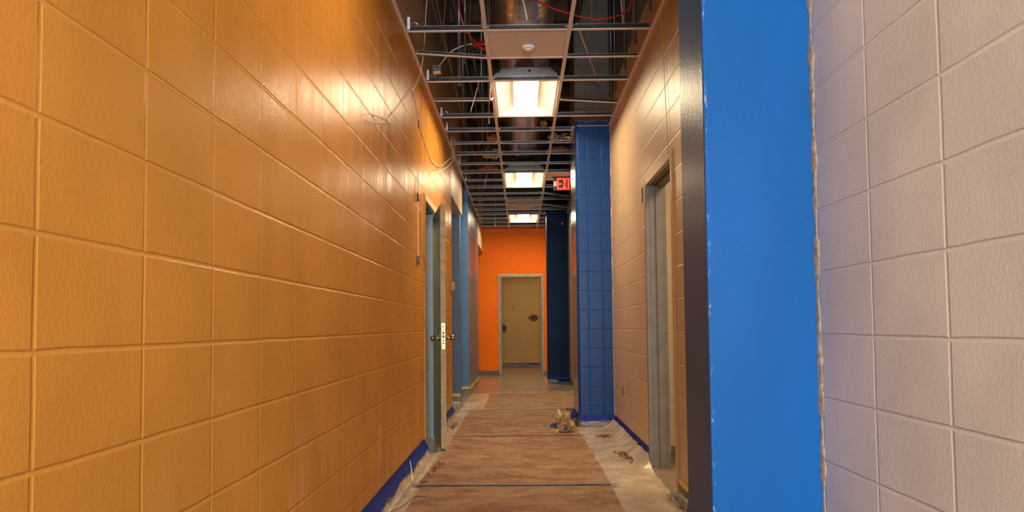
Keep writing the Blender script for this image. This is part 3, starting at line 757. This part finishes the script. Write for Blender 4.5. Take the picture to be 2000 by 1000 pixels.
MB().tube(WL([(6.56, 2.27), (6.555, 2.1, .006), (6.565, 1.9, .004), (6.57, 1.62, .006)]), .0035, 8, 6).build('cord', M['cable'], e)
MB().tube(WL([(6.56, 2.14, .006), (6.555, 2.07, .006)]), .009, 10, 0).build('splice', M['pipe'], e)
MB().box(XL+.004, XL+.022, 6.555, 6.585, 1.585, 1.635).box(XL+.006, XL+.02, 6.545, 6.558, 1.572, 1.592).box(XL+.006, XL+.02, 6.578, 6.600, 1.566, 1.588).build('plug', M['black'], e, .003, label='black three-way plug')
cable('thin_wire', WL([(6.80, 2.17, .0), (6.84, 2.05, .003), (6.76, 1.85, .003), (6.82, 1.70, .003), (7.02, 1.60, .003), (6.98, 1.45, .012), (6.70, 1.33, .003), (6.62, 1.24, .003), (6.85, 1.15, .003), (7.03, 1.05, .016), (7.06, .9, .016), (7.05, .78, .016), (7.09, .71, .018), (6.95, .68, .016), (6.77, .70, .006), (6.85, .64, .006), (7.04, .63, .016)]),
      .0015, M['wire'], 'thin tangled wire running down beside the ajar door frame')
# holes and boxes
e = tag(MB().box(XL+.0005, XL+.0035, 6.70, 6.74, 2.70, 2.83).build('wall_slot', M['hole']), 'small dark upright slot high on the left wall', 'wall slot')
e = thing('thermostat_box', (XL, 9.83, 1.50), 'small yellow-taped box at the far end of the left wall', 'box')
MB().box(XL+.001, XL+.035, 9.78, 9.88, 1.50, 1.60).build('body', M['edge'], e, .004)
MB().box(XL+.035, XL+.038, 9.775, 9.86, 1.505, 1.605).build('tape_cover', M['yellowtape'], e)
def outlet(x, y, z, s, lab, w=.07, h=.115):
    e = thing('outlet_box', (x, y, z-h/2), lab, 'outlet')
    xa, xb = (x+s*.0005, x+s*.004)
    MB().box(min(xa, xb), max(xa, xb), y-w/2, y+w/2, z-h/2, z+h/2).build('rim', M['framedark'], e)
    xa, xb = (x+s*.004, x+s*.005)
    MB().box(min(xa, xb), max(xa, xb), y-w/2+.008, y+w/2-.008, z-h/2+.008, z+h/2-.008).build('socket', M['hole'], e)
outlet(XR, 8.05, .44, -1, 'open outlet box low on the right wall before the block column', .05, .10)
outlet(XR, 6.56, 2.10, -1, 'open box high on the right wall beside the doorway', .05, .12)
outlet(XL, 14.4, .45, 1, 'small outlet low on the grey-blue left wall')
# string on the right wall
cable('string_line', [(XR-.012, 5.517, 3.264), (XR-.012, 5.42, 2.75), (XR-.016, 5.31, 2.17)], .0022, M['string'], 'thin yellow string hanging down the right wall to the door head', 'string', sm=2, n=6)
# switch and stains on the wall beyond
tag(MB().box(-.235, -.165, 21.99, 21.999, 1.52, 1.64).build('switch_plate', M['olive'] and M['edge'], None, .002), 'tan switch plate on the block wall through the end doorway', 'switch plate')
def stain_mat(c, rx, rz):
    t = NT('smudged_stain'); p = t.pos(); b = t.b
    b.inputs['Base Color'].default_value = (.07, .042, .012, 1); b.inputs['Roughness'].default_value = .7
    dx = t.math('DIVIDE', t.math('SUBTRACT', p[0], c[0]), rx); dz = t.math('DIVIDE', t.math('SUBTRACT', p[2], c[2]), rz)
    d = t.math('SQRT', t.math('ADD', t.math('MULTIPLY', dx, dx), t.math('MULTIPLY', dz, dz)))
    d = t.math('ADD', d, t.math('MULTIPLY', t.math('SUBTRACT', t.noise(22, 5, t.P, rough=.75), .5), 1.3))
    t.l(t.math('MULTIPLY', t.math('SUBTRACT', 1.0, t.step(d, .45, .95)), .85), b.inputs['Alpha'])
    return t.m
def smear(c, rx, rz, seed, lab):
    m = MB(); n = 32
    vs = [c] + [(c[0]+rx*1.3*math.cos(2*math.pi*k/n), c[1], c[2]+rz*1.3*math.sin(2*math.pi*k/n)) for k in range(n)]
    m.add(vs, [(0, 1+k, 1+(k+1) % n) for k in range(n)])
    tag(m.build('scuff_stain', stain_mat(c, rx, rz), recalc=False), lab, 'stain')
smear((.33, 21.996, 1.29), .17, .12, 1, 'dark round scuff on the right of the wall through the end doorway')
smear((-.47, 21.996, 1.02), .12, .13, 6, 'dark scuff by the left edge of the end doorway')

# cable with tag on the navy column
e = thing('tagged_cable', (.75, 15.68, 3.0), 'thin drooping cable with a white tag on the navy column', 'cable')
MB().tube([(.52, 15.69, 3.20), (.58, 15.685, 3.10), (.68, 15.685, 3.04), (.78, 15.685, 3.03), (.83, 15.685, 3.08), (.87, 15.69, 3.18)], .003, 6, 5).build('cord', M['pipe'], e)
MB().box(.785, .808, 15.672, 15.684, 2.985, 3.035).build('tag', M['whiteplastic'], e, .003)

# ------------------------------------------------------------------ floor coverings
def runner(xa0, xa1, xb0, xb1, y0, y1, z, seed, lab):
    def fn(u, v):
        y = y0+(y1-y0)*v; x0 = xa0+(xa1-xa0)*v; x1 = xb0+(xb1-xb0)*v
        x = x0+(x1-x0)*u + .006*noise.noise(Vector((u*2+seed, y*2, 0)))
        zz = z + .004*abs(noise.noise(Vector((x*3, y*5, seed)))) 
        return (x, y, zz)
    m = MB(); nu, nv = 24, int((y1-y0)*10); m.grid(fn, nu, nv)
    return tag(m.build('floor_runner', M['paper']), lab, 'floor runner')
runner(-.68, -.68, .555, .585, 1.5, 5.60, .012, 0, 'nearest length of brown protective paper on the floor')
runner(-.71, -.655, .59, .575, 5.60, 8.09, .0125, 4, 'middle length of brown floor paper between the two blue tape lines')
runner(-.665, -.67, .565, .56, 8.09, 10.75, .013, 8, 'length of brown floor paper beside the blue block column')
runner(-.50, -.50, .82, .82, 10.70, 13.35, .011, 12, 'farthest length of brown floor paper, shifted to the right')
def tapestrip(x0, x1, y, w, z, lab, slope=0, mat='bluetape2'):
    def fn(u, v): return (x0+(x1-x0)*u, y+slope*u+(v-.5)*w, z+.0015*noise.noise(Vector((u*20, y, 0))))
    m = MB(); m.grid(fn, 60, 1)
    return tag(m.build('floor_tape', M[mat]), lab, 'tape')
tapestrip(-.735, .625, 5.60, .035, .0195, 'nearest thin blue tape line across the brown floor paper', -.02)
tapestrip(-.69, .60, 8.09, .03, .0195, 'second thin blue tape line across the brown floor paper', 0)
tapestrip(-.52, .58, 10.72, .05, .0195, 'pale tape line across the paper beside the block column', 0, 'creampaper')
tapestrip(-.52, .84, 13.38, .06, .0175, 'cream tape line at the far end of the floor paper', 0, 'creampaper')
def sheet(xf, y0, y1, seed, lab, nu=40, dens=24, wr=.010):
    """xf(v)->(x0,x1,z0,z1) edges; wrinkled film"""
    def fn(u, v):
        y = y0+(y1-y0)*v; a = xf(y)
        x = a[0]+(a[1]-a[0])*u
        e = noise.noise(Vector((x*7, y*4, seed)))+.6*noise.noise(Vector((x*18, y*9, seed+2)))
        r = abs(noise.noise(Vector((x*5+y*3, y*3-x*2, seed+7))))
        z = wr*.8*abs(e) + wr*.7*(1-r)**6
        lift = a[2](u) if callable(a[2]) else 0
        q = min(1, abs(x+.66)/.10 if x > -.76 and x < 0 else 1, (abs(x-.57)/.10 if 0 < x < .67 else 1))
        if -.67 < x < .56: q = 0
        return (x + .012*noise.noise(Vector((y*6, u, seed))), y, .0025 + q*z*(.3+.7*min(1, lift*30+.35)) + lift)
    m = MB(); m.grid(fn, nu, int((y1-y0)*dens))
    return tag(m.build('plastic_sheet', M['plastic'], recalc=False), lab, 'plastic sheet')
def hump(y, c, w): return math.exp(-((y-c)/w)**2)
def left_edge(y):
    return (XL+.014+.01*noise.noise(Vector((y*2.3, 1, 0)))**2, -.60, lambda u: .045*max(0, 1-u*4)**2 + .012*hump(u, .35, .12)*(.5+.5*noise.noise(Vector((y*1.4, 0, 0)))))
sheet(left_edge, 2.0, 7.02, 1, 'wrinkled plastic sheeting along the foot of the near left wall')
def door_edge(y):
    t = (y-7.02)/1.1
    return (-.80+.05*math.sin(t*math.pi) if y < 8.12 else XL+.02, -.62, lambda u: .006)
def rdoor(y): return (-.745 + .03*noise.noise(Vector((y*3, 0, 0))), -.61, lambda u: .004)
sheet(rdoor, 7.02, 8.15, 5, 'plastic sheeting on the floor in front of the ajar door')
sheet(lambda y: (XL+.02, -.61, lambda u: .08*max(0, 1-u*4)**2), 8.15, 9.95, 9, 'dusty plastic sheeting between the ajar door and the first opening')
sheet(lambda y: (-.80, -.44, lambda u: 0), 9.95, 13.3, 12, 'pale plastic sheeting left of the farthest floor paper')
def right_edge(y):
    if y > 6.42: return (.50, XR-.018, lambda u: .085*max(0, (u-.72)/.28)**2 + .025*hump(y, 7.2, .16)*hump(u, .72, .16))
    t = (6.42-y)/1.6
    xe = XR-.02 - .03*t + .03*noise.noise(Vector((y*3, 7, 0)))
    return (.50, xe, lambda u: .085*max(0, (u-.75)/.25)**2*max(0, 1-t*4) + .012*hump(u, .85, .1)*(1 if y < 5.6 else .3))
sheet(right_edge, 2.0, 8.80, 15, 'crumpled plastic sheeting along the foot of the right wall')
# loose crumpled corner of film by the near right casing
lump((.93, 5.05, .02), .045, .22, .028, 21, M['tape_clear'], 'plastic_scrap', 'crumpled ball of clear film at the foot of the right wall near the blue column', 'plastic scrap', amp=.8)
lump((.76, 8.812, .035), .13, .010, .026, 25, M['tape_clear'], 'plastic_scrap', 'crinkled clear film stuck on the foot of the blue block column', 'plastic scrap', amp=.6)

# wall base tapes
def basetape(x, y0, y1, s, zc, w, seed, lab, mat='bluetape', flare=.03):
    def fn(u, v):
        y = y0+(y1-y0)*v
        k = noise.noise(Vector((y*1.7, seed, 0))); k2 = noise.noise(Vector((y*6, seed, 3)))
        z = zc + w*(.5-u)*(1+.25*k2*u) - .012*max(0, k)*u
        xx = x + s*(.003 + flare*u*u*(1+.9*k+.3*k2))
        return (xx, y, z)
    m = MB(); m.grid(fn, 6, int((y1-y0)*14)+4)
    return tag(m.build('wall_base_tape', M[mat], recalc=False), lab, 'masking tape')
basetape(XL, 2.0, 7.05, 1, .100, .078, 1, 'loose wide blue tape along the foot of the near left wall', flare=.035)
basetape(XL, 8.15, 9.92, 1, .105, .06, 3, 'blue tape along the wall foot behind the ajar door', flare=.03)
basetape(XR, 6.42, 8.80, -1, .105, .06, 5, 'blue tape along the foot of the right wall between doorway and block column', flare=.008)
basetape(XR, 3.2, 5.23, -1, .11, .03, 7, 'narrow yellow tape at the wall foot beside the near blue column', 'yellowtape', flare=.004)
basetape(XL, 13.1, 16.1, 1, .11, .05, 9, 'yellow tape along the foot of the grey-blue left wall', 'yellowtape', flare=.01)
basetape(.598, 8.86, 9.62, -1, .10, .06, 12, 'blue tape on the foot of the flank of the block column', flare=.02)
def xtape(x0, x1, y, zc, w, lab, mat, out=.004):
    def fn(u, v):
        x = x0+(x1-x0)*u; return (x, y-out-.006*(1-v)*(1+noise.noise(Vector((x*8, y, 0)))), zc+(v-.5)*w*(1+.15*noise.noise(Vector((x*5, 1, y)))))
    m = MB(); m.grid(fn, 30, 3); return tag(m.build('wall_base_tape', M[mat], recalc=False), lab, 'masking tape')
xtape(.60, XR-.01, 8.83, .10, .055, 'blue tape across the foot of the blue block column', 'bluetape')
xtape(-1.9, -.866, 11.75, .115, .04, 'yellow tape at the foot of the dusky blue alcove wall', 'yellowtape')
xtape(XL-.2, XL-.002, 13.1, .115, .035, 'yellow tape at the end of the grey-blue wall', 'yellowtape')
xtape(.49, XR2-.01, 15.7, .095, .035, 'dark blue tape round the foot of the navy column', 'bluetape')
xtape(-.42, .46, 22, .085, .035, 'blue tape at the wall foot through the end doorway', 'bluetape')
lump((-.05, 21.95, .045), .30, .03, .035, 31, M['tape_clear'], 'plastic_scrap', 'crumpled white film at the wall foot through the end doorway', 'plastic scrap', amp=.7)
lump((.55, 18.34, .05), .045, .03, .045, 33, M['tape_clear'], 'plastic_scrap', 'crumpled clear film by the right foot of the end door frame', 'plastic scrap', amp=.7)
lump((.60, 15.64, .035), .09, .035, .03, 35, M['tape_clear'], 'plastic_scrap', 'crumpled clear film at the foot of the navy column', 'plastic scrap', amp=.7)
tag(MB().box(-1.9, -.87, 11.70, 11.745, .002, .018).build('base_channel', M['whiteplastic'], None, .003), 'thin white strip on the floor under the dusky blue alcove wall', 'base strip')

# crumpled ball of masking paper and tape
e = thing('paper_ball', (.41, 8.37, .01), 'crumpled ball of tan masking paper and blue tape on the floor beside the block column', 'paper ball')
def crumple(c, r, seed, mat, name, par, sub=4, sz=(1, 1, 1), lab=None):
    bm = bmesh.new(); bmesh.ops.create_icosphere(bm, subdivisions=sub, radius=1)
    cells = [Vector((random.uniform(-1, 1), random.uniform(-1, 1), random.uniform(-1, 1))).normalized() for _ in range(60)]
    hs = [random.uniform(.74, 1.06) for _ in cells]
    for v in bm.verts:
        p = v.co.normalized()
        dd = sorted([((p-c2).length, i) for i, c2 in enumerate(cells)])
        ridge = min(1, (dd[1][0]-dd[0][0])*5)
        k = hs[dd[0][1]] - .12*(1-ridge) + .12*noise.noise(p*6+Vector((seed, 0, 0))) + .06*noise.noise(p*14)
        v.co = Vector((p.x*r*k*sz[0], p.y*r*k*sz[1], p.z*r*k*sz[2]))
    me = bpy.data.meshes.new(name); bm.to_mesh(me); bm.free(); me.materials.append(mat)
    o = bpy.data.objects.new(name, me); C.objects.link(o); o.parent = par; o.location = Vector(c)-Vector(par.location)
    if lab: o['label'] = lab
    return o
crumple((.42, 8.37, .098), .105, 3, M['kraft'], 'crumpled_paper', e, sub=5, sz=(1.05, .9, .95))
def flap(c, w, h, d, mat, seed, lab=None, name='paper_flap'):
    c = Vector(c); d = Vector(d).normalized(); s = d.cross(Vector((0, 1, .2))).normalized()
    def fn(u, v): 
        b = .02*math.sin(v*3+seed)
        return c + d*h*v + s*(u-.5)*w*(1-.5*v) + Vector((0, -b + .012*noise.noise(Vector((u*3, v*3, seed))), 0))
    m = MB(); m.grid(fn, 4, 8); return m.build(name, mat, e, recalc=False, label=lab)
flap((.385, 8.33, .17), .035, .075, (-.35, 0, 1), M['creampaper'], 1)
flap((.44, 8.30, .16), .05, .06, (.4, -.1, 1), M['kraft'], 2)
flap((.35, 8.30, .15), .05, .06, (-.6, -.2, .5), M['kraft'], 3)
flap((.36, 8.29, .03), .045, .085, (-1, -.2, .1), M['yellowtape'], 4)
flap((.345, 8.30, .085), .06, .07, (-1, -.1, -.05), M['bluetape2'], 5, 'blue tape scrap', 'tape_flap')
flap((.43, 8.265, .045), .035, .06, (.05, -.1, 1), M['bluetape2'], 6, 'blue tape scrap', 'tape_flap')
flap((.47, 8.27, .10), .06, .05, (.5, -.3, .2), M['yellowtape'], 7)
flap((.42, 8.26, .10), .09, .05, (.1, -.4, .3), M['kraft'], 8)
# masking flaps on the flank foot of the block column
o = MB(); 
def ffn(u, v): return (.575-.035*v+.01*math.sin(u*5), 9.0+.45*u, .02+.10*(1-v)+.015*math.sin(u*9))
o.grid(ffn, 12, 4)
tag(o.build('tape_flap', M['bluetape'], recalc=False), 'blue tape flap folded out beside the block column foot', 'tape flap')

# dirt crumbs
def crumbs(c, rx, ry, ang, n, seed, lab):
    rnd = random.Random(seed); m = MB()
    for _ in range(n):
        a = rnd.gauss(0, .5); b = rnd.gauss(0, .45)
        x = c[0]+rx*a*math.cos(ang)-ry*b*math.sin(ang); y = c[1]+rx*a*math.sin(ang)+ry*b*math.cos(ang)
        r = rnd.uniform(.003, .012); k = rnd.randint(5, 7); ph = rnd.random()*6
        z = .014 if c[0] != -.66 else .019
        vs = [(x+r*(.6+.6*rnd.random())*math.cos(ph+2*math.pi*q/k), y+r*1.6*(.6+.6*rnd.random())*math.sin(ph+2*math.pi*q/k), z) for q in range(k)] + [(x, y, z+r*.5)]
        m.add(vs, [(q, (q+1) % k, k) for q in range(k)] + [tuple(range(k-1, -1, -1))])
    o = m.build('dirt_crumbs', M['dirt'], recalc=False); tag(o, lab, 'dirt', kind='stuff')
crumbs((.79, 8.05), .10, .10, .2, 90, 1, 'brown dirt crumbs on the plastic just before the block column')
crumbs((.85, 6.75), .05, .50, .12, 170, 2, 'trail of brown dirt crumbs on the plastic beside the right doorway')
crumbs((-.66, 6.15), .035, .6, -.05, 60, 4, 'brown dirt crumbs on the left edge of the floor paper near the ajar door')
crumbs((-.74, 9.0), .05, .45, 0, 80, 3, 'brown crumbs on the plastic beyond the ajar door')
# thin wire ends on floor at left
cable('floor_wire', [(-.79, 4.5, .06), (-.72, 4.9, .02), (-.68, 5.2, .016), (-.60, 5.25, .015)], .002, M['black'], 'thin dark wire lying on the plastic at the lower left')
cable('floor_wire', [(-.80, 5.95, .12), (-.775, 5.85, .07), (-.755, 5.75, .02)], .0025, M['cablewhite'], 'short pale wire leaning on the tape at the foot of the left wall')
